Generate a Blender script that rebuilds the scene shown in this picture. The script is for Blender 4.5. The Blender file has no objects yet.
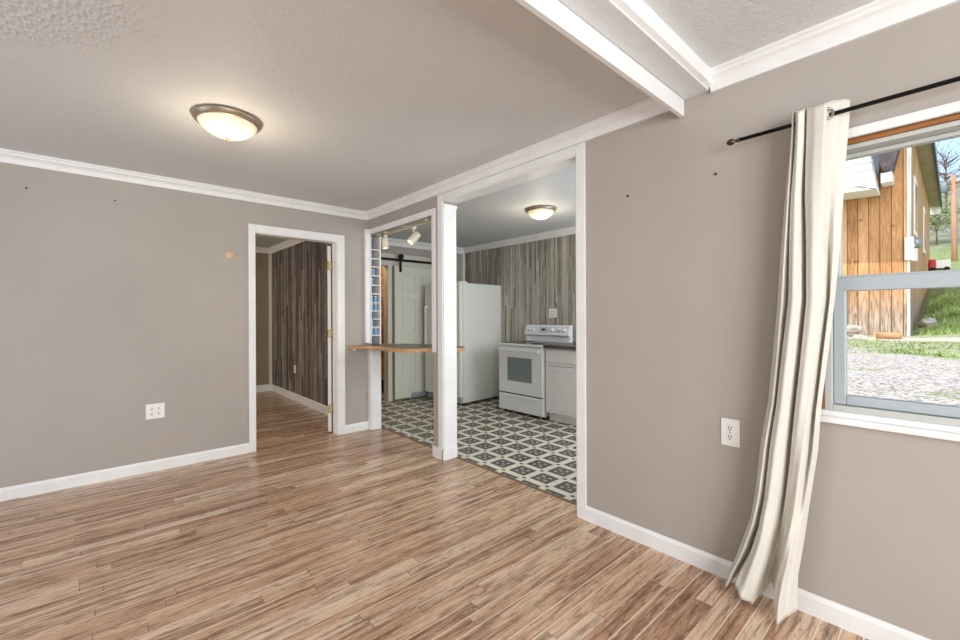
import bpy, bmesh, math, random
from mathutils import Vector, Matrix, noise
PI = math.pi
rnd = random.Random(7)
S = bpy.context.scene
COL = S.collection

# ------------------------------------------------------------------ camera
cam_d = bpy.data.cameras.new('camera'); cam = bpy.data.objects.new('camera', cam_d); COL.objects.link(cam)
A_, P_, R_ = 0.8432, -0.0009, -0.0040
fw = Vector((math.cos(A_)*math.cos(P_), math.sin(A_)*math.cos(P_), math.sin(P_)))
rt = Vector((math.sin(A_), -math.cos(A_), 0)); up = rt.cross(fw)
r2 = rt*math.cos(R_) + up*math.sin(R_); u2 = -rt*math.sin(R_) + up*math.cos(R_)
M = Matrix.Identity(4)
for i in range(3):
    M[i][0] = r2[i]; M[i][1] = u2[i]; M[i][2] = -fw[i]
M[2][3] = 1.255
cam.matrix_world = M
cam_d.sensor_width = 36; cam_d.lens = 423.468/960*36
cam_d.shift_y = -(320-316.0156)/960
cam_d.clip_start = 0.05; cam_d.clip_end = 500
S.camera = cam

# ------------------------------------------------------------------ light
W = bpy.data.worlds.new('world'); S.world = W; W.use_nodes = True
nt = W.node_tree; nt.nodes.clear()
sky = nt.nodes.new('ShaderNodeTexSky'); sky.sky_type = 'NISHITA'; sky.sun_disc = False
sky.sun_elevation = math.radians(42); sky.sun_rotation = math.radians(250); sky.air_density = 1.0; sky.dust_density = 1.5
bg = nt.nodes.new('ShaderNodeBackground'); bg.inputs[1].default_value = 0.34
wo = nt.nodes.new('ShaderNodeOutputWorld')
nt.links.new(sky.outputs[0], bg.inputs[0]); nt.links.new(bg.outputs[0], wo.inputs[0])

def light(name, kind, loc, target, energy, color=(1, 1, 1), size=1.0, size_y=None):
    d = bpy.data.lights.new(name, kind); o = bpy.data.objects.new(name, d); COL.objects.link(o)
    o.location = loc; d.energy = energy; d.color = color
    o.rotation_euler = (Vector(target)-Vector(loc)).to_track_quat('-Z', 'Y').to_euler()
    if kind == 'AREA':
        d.shape = 'RECTANGLE'; d.size = size; d.size_y = size_y or size
    return o
sun = light('sun', 'SUN', (0, 0, 20), (8, -4.5, 5.5), 4.2, (1, .94, .84)); sun.data.angle = math.radians(.6)
# added area fills standing in for daylight; the walls behind them have no windows
light('fill_front', 'AREA', (-0.3, -2.50, 1.45), (0.5, 4, 1.5), 184, (.92, .96, 1), 2.6, 1.6)
light('fill_left', 'AREA', (-2.58, 2.5, 1.45), (2.2, 1.2, .5), 54, (.70, .83, 1), 2.2, 1.4)
light('daylight_kitchen', 'AREA', (3.65, 0.94, 1.5), (3.5, 4.5, 1.2), 52, (.84, .93, 1), 1.6, 1.2)
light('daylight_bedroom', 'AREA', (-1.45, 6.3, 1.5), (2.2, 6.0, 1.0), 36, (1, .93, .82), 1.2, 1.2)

VS = S.view_settings
VS.view_transform = 'Standard'; VS.look = 'None'; VS.gamma = 1.0; VS.exposure = 0.0; VS.use_curve_mapping = False
S.display_settings.display_device = 'sRGB'
try:
    S.cycles.max_bounces = 10; S.cycles.diffuse_bounces = 6; S.cycles.glossy_bounces = 4
    S.cycles.transparent_max_bounces = 12; S.cycles.sample_clamp_indirect = 6
    S.cycles.use_denoising = True; S.cycles.caustics_reflective = False; S.cycles.caustics_refractive = False
except Exception:
    pass

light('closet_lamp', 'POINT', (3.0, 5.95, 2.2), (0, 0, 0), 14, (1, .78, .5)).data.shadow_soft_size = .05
# ------------------------------------------------------------------ materials
def lin(c):
    return tuple(((v/255)/12.92 if v/255 <= .04045 else ((v/255+.055)/1.055)**2.4) for v in c) + (1.0,)
class NT:
    def __init__(s, name):
        s.m = bpy.data.materials.new(name); s.m.use_nodes = True
        s.t = s.m.node_tree; s.b = s.t.nodes['Principled BSDF']; s.out = s.t.nodes['Material Output']
    def n(s, typ, **kw):
        x = s.t.nodes.new(typ)
        for k, v in kw.items(): setattr(x, k, v)
        return x
    def l(s, a, b): s.t.links.new(a, b)
    def math(s, op, a, b=None, c=None):
        x = s.n('ShaderNodeMath', operation=op)
        for i, v in enumerate((a, b, c)):
            if v is None: continue
            if isinstance(v, (int, float)): x.inputs[i].default_value = v
            else: s.l(v, x.inputs[i])
        return x.outputs[0]
    def ramp(s, fac, stops, interp='LINEAR'):
        x = s.n('ShaderNodeValToRGB'); cr = x.color_ramp; cr.interpolation = interp
        while len(cr.elements) < len(stops): cr.elements.new(.5)
        for e, (p, c) in zip(cr.elements, stops): e.position = p; e.color = lin(c)
        s.l(fac, x.inputs[0]); return x.outputs[0]
    def mix(s, fac, a, b, mode='MIX'):
        x = s.n('ShaderNodeMix', data_type='RGBA', blend_type=mode)
        for i, v in ((0, fac), (6, a), (7, b)):
            if isinstance(v, (int, float)): x.inputs[i].default_value = v
            elif isinstance(v, tuple): x.inputs[i].default_value = v
            else: s.l(v, x.inputs[i])
        return x.outputs[2]
    def bump(s, h, strength=.3, dist=.01):
        x = s.n('ShaderNodeBump'); x.inputs['Strength'].default_value = strength; x.inputs['Distance'].default_value = dist
        s.l(h, x.inputs['Height']); s.l(x.outputs[0], s.b.inputs['Normal'])
    def pos(s, scale=(1, 1, 1), obj=False):
        g = s.n('ShaderNodeTexCoord') if obj else s.n('ShaderNodeNewGeometry')
        src = g.outputs['Object'] if obj else g.outputs['Position']
        m = s.n('ShaderNodeMapping'); m.inputs['Scale'].default_value = scale; s.l(src, m.inputs[0]); return m.outputs[0]
    def noise(s, vec, scale, detail=4, rough=.5, dist=0):
        x = s.n('ShaderNodeTexNoise'); x.inputs['Scale'].default_value = scale; x.inputs['Detail'].default_value = detail
        x.inputs['Roughness'].default_value = rough; x.inputs['Distortion'].default_value = dist
        s.l(vec, x.inputs['Vector']); return x.outputs[0]
    def white(s, a, b=0.0):
        c = s.n('ShaderNodeCombineXYZ')
        for i, v in enumerate((a, b)):
            if isinstance(v, (int, float)): c.inputs[i].default_value = v
            else: s.l(v, c.inputs[i])
        x = s.n('ShaderNodeTexWhiteNoise', noise_dimensions='2D'); s.l(c.outputs[0], x.inputs['Vector']); return x.outputs['Value']

def plain(name, col, rough=.5, metal=0.0, mottle=0.0, mscale=3, bump=0.0, bscale=60, spec=.5):
    k = NT(name); b = k.b
    b.inputs['Base Color'].default_value = lin(col); b.inputs['Roughness'].default_value = rough
    b.inputs['Metallic'].default_value = metal; b.inputs['Specular IOR Level'].default_value = spec
    p = k.pos(obj=True)
    if mottle:
        f = k.noise(p, mscale, 5)
        d = tuple(max(0, c-mottle) for c in col); u = tuple(min(255, c+mottle) for c in col)
        k.l(k.ramp(f, [(.3, d), (.7, u)]), b.inputs['Base Color'])
    if bump:
        k.bump(k.noise(p, bscale, 4), bump, .004)
    return k.m

M_wall = plain('greige_wall_paint', (171, 163, 155), .62, mottle=3, mscale=1.5, bump=.15, bscale=40, spec=.35)
M_white = plain('white_trim_paint', (232, 232, 230), .4, mottle=4, mscale=6, bump=.08, bscale=25)
M_bedwall = plain('tan_bedroom_paint', (150, 134, 108), .7, mottle=3)
M_enamel = plain('white_enamel', (232, 235, 236), .25)
M_enamel2 = plain('white_refrigerator_enamel', (226, 228, 222), .35, bump=.1, bscale=260)
M_cab = plain('white_cabinet_paint', (226, 228, 226), .45)
M_black = plain('black_iron', (22, 21, 20), .45, metal=.6)
M_dark = plain('dark_recess', (14, 13, 12), .8)
M_brass = plain('brass', (150, 134, 96), .45, metal=.7)
M_bronze = plain('brushed_bronze', (158, 144, 124), .4, metal=.7)
M_darkbronze = plain('dark_bronze', (84, 68, 52), .35, metal=.8)
M_cream = plain('cream_enamel', (226, 218, 198), .4)
M_plastic = plain('white_plastic', (236, 235, 230), .35)
M_slot = plain('socket_slot', (40, 34, 32), .6)
M_glasswin = plain('oven_glass', (128, 140, 140), .12)
M_cook = plain('cooktop_glass', (72, 70, 70), .15)
M_ctop = plain('dark_laminate', (74, 68, 64), .3, mottle=14, mscale=30)
M_almond = plain('almond_plate', (204, 172, 140), .5)
M_fence = plain('white_vinyl_siding', (238, 240, 240), .5)
M_blueback = plain('blue_grey_backing', (96, 118, 138), .35, mottle=22, mscale=9)
M_bluejar = plain('pale_blue_glaze', (130, 170, 200), .25)
M_concrete = plain('weathered_stone', (188, 182, 172), .9, mottle=25, mscale=4, bump=.5, bscale=8)
M_bark = plain('grey_bark', (128, 108, 88), .9, mottle=20, mscale=5)
M_leaf = plain('spring_leaves', (128, 150, 96), .7, mottle=25, mscale=2)
M_twig = plain('bare_twigs', (120, 112, 104), .9)
M_red = plain('red_vehicle_paint', (186, 40, 52), .35)
M_soffit = plain('soffit_board', (180, 172, 176), .8, mottle=14, mscale=1.5)
M_fascia = plain('blue_grey_fascia', (70, 80, 92), .6)
M_shingle = plain('charcoal_shingle', (88, 80, 84), .9, mottle=16, mscale=8, bump=.6, bscale=12)

def make_ceiling(name, col, patch=True):
    k = NT(name); p = k.pos()
    n1 = k.noise(p, 62, 5, .6); n2 = k.noise(p, 24, 3, .5, 1.2)
    h = k.math('ADD', k.math('MULTIPLY', n1, .55), k.math('MULTIPLY', n2, .6))
    if patch:   # a rougher trowelled patch near the left of the room
        v = k.n('ShaderNodeVectorMath', operation='DISTANCE'); g = k.n('ShaderNodeNewGeometry')
        k.l(g.outputs['Position'], v.inputs[0]); v.inputs[1].default_value = (-.45, 2.05, 2.4)
        m = k.ramp(k.math('ADD', v.outputs['Value'], k.math('MULTIPLY', k.noise(p, 9, 3), .35)), [(.0, (255,)*3), (.66, (255,)*3), (.80, (0,)*3)])
        n3 = k.n('ShaderNodeTexVoronoi'); n3.inputs['Scale'].default_value = 62; k.l(k.pos((1, .55, 1)), n3.inputs['Vector'])
        h = k.math('ADD', h, k.math('MULTIPLY', k.math('MULTIPLY', n3.outputs['Distance'], m), 1.5))
    k.b.inputs['Base Color'].default_value = lin(col); k.b.inputs['Roughness'].default_value = .6
    k.b.inputs['Specular IOR Level'].default_value = .35
    k.bump(h, .5, .010)
    return k.m
M_ceil = make_ceiling('textured_ceiling', (216, 218, 219))
M_ceil2 = make_ceiling('textured_ceiling_smooth', (218, 221, 222), False)
M_kceil = plain('kitchen_ceiling_paint', (206, 209, 211), .6, bump=.3, bscale=14)

def make_planks():
    k = NT('oak_laminate'); g = k.n('ShaderNodeNewGeometry'); sp = k.n('ShaderNodeSeparateXYZ'); k.l(g.outputs['Position'], sp.inputs[0])
    X, Y = sp.outputs[0], sp.outputs[1]
    WD = .0655
    row = k.math('FLOOR', k.math('DIVIDE', k.math('ADD', Y, .02), WD))
    rf = k.math('FRACT', k.math('DIVIDE', k.math('ADD', Y, .02), WD))
    off = k.math('MULTIPLY', k.white(row, 3.7), 3.0)
    L = k.math('ADD', .8, k.math('MULTIPLY', k.white(row, 9.1), .3))
    cx = k.math('DIVIDE', k.math('ADD', X, off), L)
    colf = k.math('FLOOR', cx); cf = k.math('FRACT', cx)
    r1 = k.white(row, colf); r2_ = k.white(colf, k.math('ADD', row, 17.3))
    base = k.ramp(r1, [(0, (176, 136, 108)), (.2, (194, 155, 125)), (.5, (206, 168, 137)), (.75, (214, 179, 149)), (1, (226, 200, 172))])
    # grain: stretched along the plank, shifted by plank
    cb = k.n('ShaderNodeCombineXYZ')
    k.l(k.math('ADD', k.math('MULTIPLY', X, 1.7), k.math('MULTIPLY', r1, 31)), cb.inputs[0])
    k.l(k.math('ADD', k.math('MULTIPLY', Y, 24), k.math('MULTIPLY', r2_, 17)), cb.inputs[1]); k.l(k.math('MULTIPLY', r1, 9), cb.inputs[2])
    gr = k.noise(cb.outputs[0], 1.3, 6, .62, .6)
    cg = k.n('ShaderNodeCombineXYZ')     # cathedral figure: contour lines of a slow noise
    k.l(k.math('ADD', k.math('MULTIPLY', X, .75), k.math('MULTIPLY', r2_, 23)), cg.inputs[0])
    k.l(k.math('ADD', k.math('MULTIPLY', Y, 10), k.math('MULTIPLY', r1, 29)), cg.inputs[1])
    ring = k.math('FRACT', k.math('MULTIPLY', k.noise(cg.outputs[0], 1.2, 2, .5, .3), 10))
    c = k.mix(k.math('MULTIPLY', k.ramp(gr, [(.40, (255,)*3), (.50, (60,)*3), (.58, (0,)*3)]), .9), base, k.mix(.66, base, lin((84, 50, 32))))
    c = k.mix(k.math('MULTIPLY', k.ramp(ring, [(.0, (255,)*3), (.22, (120,)*3), (.45, (0,)*3), (.9, (0,)*3), (1, (255,)*3)]), .42), c, lin((92, 58, 38)))
    c = k.mix(k.math('MULTIPLY', k.ramp(gr, [(.56, (0,)*3), (.70, (255,)*3)]), .55), c, lin((222, 200, 168)))
    kn = k.n('ShaderNodeCombineXYZ'); k.l(k.math('MULTIPLY', X, 3.2), kn.inputs[0]); k.l(k.math('MULTIPLY', Y, 16), kn.inputs[1])
    kk = k.noise(kn.outputs[0], 1.4, 2, .5, .5)
    c = k.mix(k.math('MULTIPLY', k.ramp(kk, [(.68, (0,)*3), (.74, (255,)*3)]), .6), c, lin((62, 38, 24)))
    fl = k.n('ShaderNodeCombineXYZ'); k.l(k.math('MULTIPLY', X, 9.0), fl.inputs[0]); k.l(k.math('MULTIPLY', Y, 62), fl.inputs[1]); k.l(k.math('MULTIPLY', r2_, 40), fl.inputs[2])
    ff = k.noise(fl.outputs[0], 1.6, 3, .6, .8)
    c = k.mix(k.math('MULTIPLY', k.ramp(ff, [(.56, (0,)*3), (.66, (255,)*3)]), .52), c, lin((88, 58, 42)))
    c = k.mix(k.math('MULTIPLY', k.ramp(ff, [(.33, (255,)*3), (.44, (0,)*3)]), .40), c, lin((226, 204, 178)))
    edge = k.math('LESS_THAN', rf, .03); end = k.math('LESS_THAN', cf, .004)
    c = k.mix(k.math('MULTIPLY', k.math('MAXIMUM', edge, end), .5), c, lin((86, 56, 40)))
    le = k.math('MULTIPLY', k.math('GREATER_THAN', rf, .90), k.math('GREATER_THAN', r2_, .52))
    c = k.mix(k.math('MULTIPLY', le, .75), c, lin((236, 216, 188)))
    k.l(c, k.b.inputs['Base Color'])
    k.b.inputs['Roughness'].default_value = .27; k.b.inputs['Specular IOR Level'].default_value = .5
    k.bump(k.math('ADD', k.math('MULTIPLY', gr, .4), k.math('SUBTRACT', 1, edge)), .08, .002)
    return k.m
M_floor = make_planks()

def make_vinyl():
    k = NT('lattice_vinyl'); g = k.n('ShaderNodeNewGeometry'); sp = k.n('ShaderNodeSeparateXYZ'); k.l(g.outputs['Position'], sp.inputs[0])
    PX, PY = .212, .2265
    u = k.math('FRACT', k.math('ADD', k.math('DIVIDE', k.math('SUBTRACT', sp.outputs[0], 2.535), PX), 20.5))
    v = k.math('FRACT', k.math('ADD', k.math('DIVIDE', k.math('SUBTRACT', sp.outputs[1], 2.335), PY), 20.5))
    au = k.math('ABSOLUTE', k.math('SUBTRACT', u, .5)); av = k.math('ABSOLUTE', k.math('SUBTRACT', v, .5))
    mx = k.math('MAXIMUM', au, av); mn = k.math('MINIMUM', au, av); sm = k.math('ADD', au, av)
    n = k.noise(k.pos(), 60, 4)
    dark = k.ramp(n, [(.35, (58, 56, 54)), (.65, (110, 106, 100))])
    cream = k.ramp(n, [(.3, (206, 200, 182)), (.7, (228, 222, 204))])
    insq = k.math('LESS_THAN', mx, .37)
    c = k.mix(insq, cream, dark)
    # light petals inside each square
    pet = k.math('MULTIPLY', k.math('LESS_THAN', k.math('ABSOLUTE', k.math('SUBTRACT', mx, .17)), .035), k.math('LESS_THAN', k.math('ABSOLUTE', k.math('SUBTRACT', au, av)), .09))
    c = k.mix(k.math('MULTIPLY', pet, .6), c, cream)
    dot = k.math('LESS_THAN', k.math('ADD', k.math('MULTIPLY', au, au), k.math('MULTIPLY', av, av)), .0012)
    c = k.mix(k.math('MULTIPLY', dot, .8), c, cream)
    cor = k.math('GREATER_THAN', sm, .905)     # little dark diamond where the bands cross
    c = k.mix(cor, c, dark)
    k.l(c, k.b.inputs['Base Color']); k.b.inputs['Roughness'].default_value = .38
    return k.m
M_vinyl = make_vinyl()

def make_panel(name, axis, cols, width):
    k = NT(name); g = k.n('ShaderNodeNewGeometry'); sp = k.n('ShaderNodeSeparateXYZ'); k.l(g.outputs['Position'], sp.inputs[0])
    T, Z = sp.outputs[axis], sp.outputs[2]
    t = k.math('DIVIDE', T, width); col = k.math('FLOOR', t); f = k.math('FRACT', t)
    off = k.math('MULTIPLY', k.white(col, 2.2), 3.0); zr = k.math('FLOOR', k.math('DIVIDE', k.math('ADD', Z, off), 1.5))
    r = k.white(col, zr)
    cb = k.n('ShaderNodeCombineXYZ'); k.l(k.math('MULTIPLY', T, 40), cb.inputs[0]); k.l(k.math('MULTIPLY', Z, 2.2), cb.inputs[1]); k.l(k.math('MULTIPLY', r, 20), cb.inputs[2])
    n = k.noise(cb.outputs[0], 1.6, 6, .65)
    v = k.math('ADD', k.math('MULTIPLY', r, .28), k.math('MULTIPLY', n, .78))
    c = k.ramp(v, [(.22, cols[0]), (.42, cols[1]), (.58, cols[2]), (.78, cols[3])])
    e = k.math('LESS_THAN', f, .06)
    c = k.mix(k.math('MULTIPLY', e, .65), c, lin(cols[0]))
    k.l(c, k.b.inputs['Base Color']); k.b.inputs['Roughness'].default_value = .6
    k.bump(k.math('SUBTRACT', n, k.math('MULTIPLY', e, .6)), .25, .003)
    return k.m
M_kpanel = make_panel('grey_strip_panelling', 1, [(78, 72, 64), (134, 128, 116), (176, 170, 158), (214, 210, 198)], .026)
M_bpanel = make_panel('dark_plank_panelling', 1, [(40, 33, 30), (78, 66, 60), (122, 112, 106), (176, 170, 168)], .05)

def make_wood(name, cols, along=2, stretch=12, scale=3.0, rough=.6, obj=True):
    k = NT(name); sc = [stretch]*3; sc[along] = 1
    p = k.pos(tuple(sc), obj=obj); n = k.noise(p, scale, 6, .6, .8)
    k.l(k.ramp(n, [(.25, cols[0]), (.5, cols[1]), (.75, cols[2])]), k.b.inputs['Base Color'])
    k.b.inputs['Roughness'].default_value = rough; k.bump(n, .2, .003)
    return k.m
M_edge = make_wood('pine_edge', [(158, 112, 72), (190, 146, 102), (214, 174, 130)], 1, 10, 2)
M_gapwood = make_wood('raw_wood_gap', [(110, 66, 28), (150, 94, 44), (176, 118, 62)], 1, 14, 3)
def make_osb():
    k = NT('strand_board'); v = k.n('ShaderNodeTexVoronoi'); v.inputs['Scale'].default_value = 26; k.l(k.pos((1, 1, .6)), v.inputs['Vector'])
    sp = k.n('ShaderNodeSeparateColor'); k.l(v.outputs['Color'], sp.inputs[0])
    k.l(k.ramp(sp.outputs[0], [(0, (124, 82, 36)), (.5, (180, 132, 70)), (1, (214, 172, 108))]), k.b.inputs['Base Color'])
    k.b.inputs['Roughness'].default_value = .8; return k.m
M_osb = make_osb()
def make_barnwood():
    k = NT('stained_barn_board'); g = k.n('ShaderNodeNewGeometry'); sp = k.n('ShaderNodeSeparateXYZ'); k.l(g.outputs['Position'], sp.inputs[0])
    T = k.math('ADD', sp.outputs[1], sp.outputs[0]); t = k.math('DIVIDE', T, .2)
    col = k.math('FLOOR', t); f = k.math('FRACT', t); r = k.white(col, 1.3)
    cb = k.n('ShaderNodeCombineXYZ'); k.l(k.math('MULTIPLY', T, 14), cb.inputs[0]); k.l(sp.outputs[2], cb.inputs[1]); k.l(k.math('MULTIPLY', r, 20), cb.inputs[2])
    n = k.noise(cb.outputs[0], 2.4, 6, .65, .8)
    c = k.ramp(k.math('ADD', k.math('MULTIPLY', r, .25), k.math('MULTIPLY', n, .8)), [(.25, (140, 94, 58)), (.5, (200, 148, 98)), (.8, (232, 194, 148))])
    z = k.math('ADD', sp.outputs[2], k.math('MULTIPLY', n, .7))
    c = k.mix(k.math('MULTIPLY', k.ramp(k.math('MULTIPLY', z, .25), [(.38, (255,)*3), (.58, (0,)*3)]), .8), c, k.ramp(n, [(.35, (96, 78, 62)), (.6, (190, 178, 162))]))
    kn = k.n('ShaderNodeTexVoronoi'); kn.inputs['Scale'].default_value = 2.2; k.l(k.pos(), kn.inputs['Vector'])
    c = k.mix(k.math('MULTIPLY', k.math('LESS_THAN', kn.outputs['Distance'], .09), .5), c, lin((96, 54, 28)))
    c = k.mix(k.math('MULTIPLY', k.math('LESS_THAN', f, .09), .8), c, lin((66, 42, 26)))
    k.l(c, k.b.inputs['Base Color']); k.b.inputs['Roughness'].default_value = .85
    return k.m
M_barn = make_barnwood()
def make_ground():
    k = NT('gravel_and_grass'); p = k.pos(); g = k.n('ShaderNodeNewGeometry'); sp = k.n('ShaderNodeSeparateXYZ'); k.l(g.outputs['Position'], sp.inputs[0])
    v = k.n('ShaderNodeTexVoronoi'); v.inputs['Scale'].default_value = 34; k.l(k.pos((1, 1, 1)), v.inputs['Vector'])
    s2 = k.n('ShaderNodeSeparateColor'); k.l(v.outputs['Color'], s2.inputs[0])
    grav = k.ramp(s2.outputs[0], [(0, (120, 116, 112)), (.35, (176, 172, 166)), (.7, (206, 202, 196)), (1, (214, 190, 160))])
    gn = k.noise(p, 5, 6, .7)
    grass = k.ramp(gn, [(.3, (84, 104, 56)), (.5, (132, 150, 84)), (.72, (190, 184, 140))])
    m = k.noise(p, .8, 5, .7, .4)
    mg = k.ramp(m, [(.53, (0,)*3), (.60, (255,)*3)])
    # the bank beyond the gravel is all grass, with a pale track at its foot
    far = k.ramp(k.math('MULTIPLY', sp.outputs[0], .05), [(.69, (0,)*3), (.72, (255,)*3)])
    c = k.mix(mg, grav, grass); c = k.mix(far, c, grass)
    near = k.ramp(k.math('MULTIPLY', sp.outputs[0], .05), [(.50, (0,)*3), (.60, (200,)*3)])
    c = k.mix(k.math('MULTIPLY', near, k.math('GREATER_THAN', m, .42)), c, grass)
    tr = k.math('MULTIPLY', k.math('GREATER_THAN', sp.outputs[0], 13.0), k.math('LESS_THAN', sp.outputs[0], 13.7))
    c = k.mix(k.math('MULTIPLY', tr, .85), c, lin((206, 196, 180)))
    hill = k.ramp(k.math('MULTIPLY', sp.outputs[0], .01), [(.40, (0,)*3), (.50, (255,)*3)])
    c = k.mix(hill, c, k.ramp(k.noise(p, .6, 6, .75), [(.35, (96, 92, 84)), (.5, (140, 140, 124)), (.68, (120, 142, 92))]))
    k.l(c, k.b.inputs['Base Color']); k.b.inputs['Roughness'].default_value = .95
    k.bump(v.outputs['Distance'], .6, .03)
    return k.m
M_ground = make_ground()
def make_fabric():
    k = NT('cream_curtain_fabric'); p = k.pos((1, 1, 1))
    a = k.noise(k.pos((1, 1, 60)), 14, 3); b = k.noise(k.pos((60, 60, 1)), 14, 3)
    k.l(k.ramp(k.math('MULTIPLY', k.math('ADD', a, b), .5), [(.3, (226, 223, 213)), (.7, (240, 238, 230))]), k.b.inputs['Base Color'])
    k.b.inputs['Roughness'].default_value = .85; k.b.inputs['Sheen Weight'].default_value = .2
    tr = k.n('ShaderNodeBsdfTranslucent'); tr.inputs[0].default_value = lin((226, 214, 186)); mx = k.n('ShaderNodeMixShader'); mx.inputs[0].default_value = .22
    k.l(k.b.outputs[0], mx.inputs[1]); k.l(tr.outputs[0], mx.inputs[2]); k.l(mx.outputs[0], k.out.inputs[0])
    k.bump(k.math('ADD', a, b), .15, .002)
    return k.m
M_fabric = make_fabric()
def make_glass():
    k = NT('window_glass'); t = k.n('ShaderNodeBsdfTransparent'); t.inputs[0].default_value = (.97, .98, .98, 1)
    gl = k.n('ShaderNodeBsdfGlossy'); gl.inputs['Roughness'].default_value = .02
    mx = k.n('ShaderNodeMixShader'); mx.inputs[0].default_value = .006
    k.l(t.outputs[0], mx.inputs[1]); k.l(gl.outputs[0], mx.inputs[2]); k.l(mx.outputs[0], k.out.inputs[0])
    return k.m
M_pane = make_glass()
def emit(name, col, strength, base=(240, 230, 210)):
    k = NT(name); k.b.inputs['Base Color'].default_value = lin(base); k.b.inputs['Roughness'].default_value = .3
    k.b.inputs['Emission Color'].default_value = lin(col); k.b.inputs['Emission Strength'].default_value = strength
    return k
def make_dome(name, spots, strength):
    # frosted shade lit by two bulbs: each bulb shows as a brighter patch of the glowing glass
    k = emit(name, (255, 226, 178), 1.0); tc = k.n('ShaderNodeTexCoord'); tot = None
    for s in spots:
        d = k.n('ShaderNodeVectorMath', operation='DISTANCE'); k.l(tc.outputs['Object'], d.inputs[0]); d.inputs[1].default_value = s
        f = k.math('POWER', 2.718, k.math('MULTIPLY', k.math('MULTIPLY', d.outputs['Value'], d.outputs['Value']), -520.0))
        tot = f if tot is None else k.math('ADD', tot, f)
    k.l(k.math('ADD', .26, k.math('MULTIPLY', tot, strength*.5)), k.b.inputs['Emission Strength'])
    return k.m

# ------------------------------------------------------------------ geometry helpers
def box(bm, x0, x1, y0, y1, z0, z1, bev=0.0):
    t = bmesh.new()
    v = [t.verts.new((x, y, z)) for x in (x0, x1) for y in (y0, y1) for z in (z0, z1)]
    for f in ((0, 1, 3, 2), (4, 6, 7, 5), (0, 4, 5, 1), (2, 3, 7, 6), (0, 2, 6, 4), (1, 5, 7, 3)):
        t.faces.new([v[i] for i in f])
    bmesh.ops.recalc_face_normals(t, faces=t.faces)
    if bev: bmesh.ops.bevel(t, geom=list(t.edges), offset=bev, segments=2, affect='EDGES', profile=.5)
    me = bpy.data.meshes.new('t'); t.to_mesh(me); bm.from_mesh(me); bpy.data.meshes.remove(me); t.free()
    return bm
def B(*a, **k): return box(bmesh.new(), *a, **k)
def prism(bm, pts, axis, a, b):
    """extrude the polygon pts (2-D, in the two other axes in xyz order) from a to b along axis"""
    def mk(p, t):
        q = list(p); q.insert(axis, t); return q
    lo = [bm.verts.new(mk(p, a)) for p in pts]; hi = [bm.verts.new(mk(p, b)) for p in pts]
    n = len(pts); fs = [bm.faces.new(lo), bm.faces.new(hi)]
    for i in range(n): fs.append(bm.faces.new((lo[i], lo[(i+1) % n], hi[(i+1) % n], hi[i])))
    bmesh.ops.recalc_face_normals(bm, faces=fs); return bm
def lathe(bm, prof, c, n=40, axis=2, smooth=True):
    rings = []
    for r, h in prof:
        ring = []
        for i in range(n):
            a = 2*PI*i/n; p = [r*math.cos(a), r*math.sin(a)]; p.insert(axis, h)
            ring.append(bm.verts.new((p[0]+c[0], p[1]+c[1], p[2]+c[2])))
        rings.append(ring)
    fs = []
    for a, b in zip(rings, rings[1:]):
        for i in range(n): fs.append(bm.faces.new((a[i], a[(i+1) % n], b[(i+1) % n], b[i])))
    fs.append(bm.faces.new(rings[0])); fs.append(bm.faces.new(rings[-1]))
    for f in fs: f.smooth = smooth
    fs[-1].smooth = fs[-2].smooth = False
    bmesh.ops.recalc_face_normals(bm, faces=fs); return bm
def tube(bm, pts, r, n=10):
    pts = [Vector(p) for p in pts]; rings = []
    rs = r if isinstance(r, (list, tuple)) else [r]*len(pts)
    for i, p in enumerate(pts):
        d = (pts[min(i+1, len(pts)-1)]-pts[max(i-1, 0)]).normalized()
        a = d.cross(Vector((0, 0, 1)) if abs(d.z) < .9 else Vector((1, 0, 0))).normalized(); b = d.cross(a)
        rings.append([bm.verts.new(p+(a*math.cos(2*PI*j/n)+b*math.sin(2*PI*j/n))*rs[i]) for j in range(n)])
    fs = []
    for a, b in zip(rings, rings[1:]):
        for i in range(n):
            f = bm.faces.new((a[i], a[(i+1) % n], b[(i+1) % n], b[i])); f.smooth = True; fs.append(f)
    fs.append(bm.faces.new(rings[0])); fs.append(bm.faces.new(rings[-1]))
    bmesh.ops.recalc_face_normals(bm, faces=fs); return bm
def obj(name, bm, m, parent=None, loc=None):
    me = bpy.data.meshes.new(name); bm.to_mesh(me); bm.free(); me.materials.append(m)
    o = bpy.data.objects.new(name, me); COL.objects.link(o)
    if loc: o.location = loc
    if parent: o.parent = parent
    return o
def thing(name, label, cat, loc, rz=0.0, group=None):
    o = bpy.data.objects.new(name, None); COL.objects.link(o); o.location = loc; o.rotation_euler = (0, 0, rz)
    o.empty_display_size = .1; o['label'] = label; o['category'] = cat
    if group: o['group'] = group
    return o
def tag(o, label, cat, group=None, kind=None):
    o['label'] = label; o['category'] = cat
    if group: o['group'] = group
    if kind: o['kind'] = kind
    return o
def struct(name, bm, m, parent=None):
    o = obj(name, bm, m, parent)
    if not parent: o['kind'] = 'structure'
    return o
def dup(root, loc, rz=None, label=None):
    r = root.copy(); COL.objects.link(r); r.location = loc
    if rz is not None: r.rotation_euler = (0, 0, rz)
    if label: r['label'] = label
    for ch in list(root.children):
        c = ch.copy(); COL.objects.link(c); c.parent = r
        for g in ch.children:
            d = g.copy(); COL.objects.link(d); d.parent = c
    return r

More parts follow.
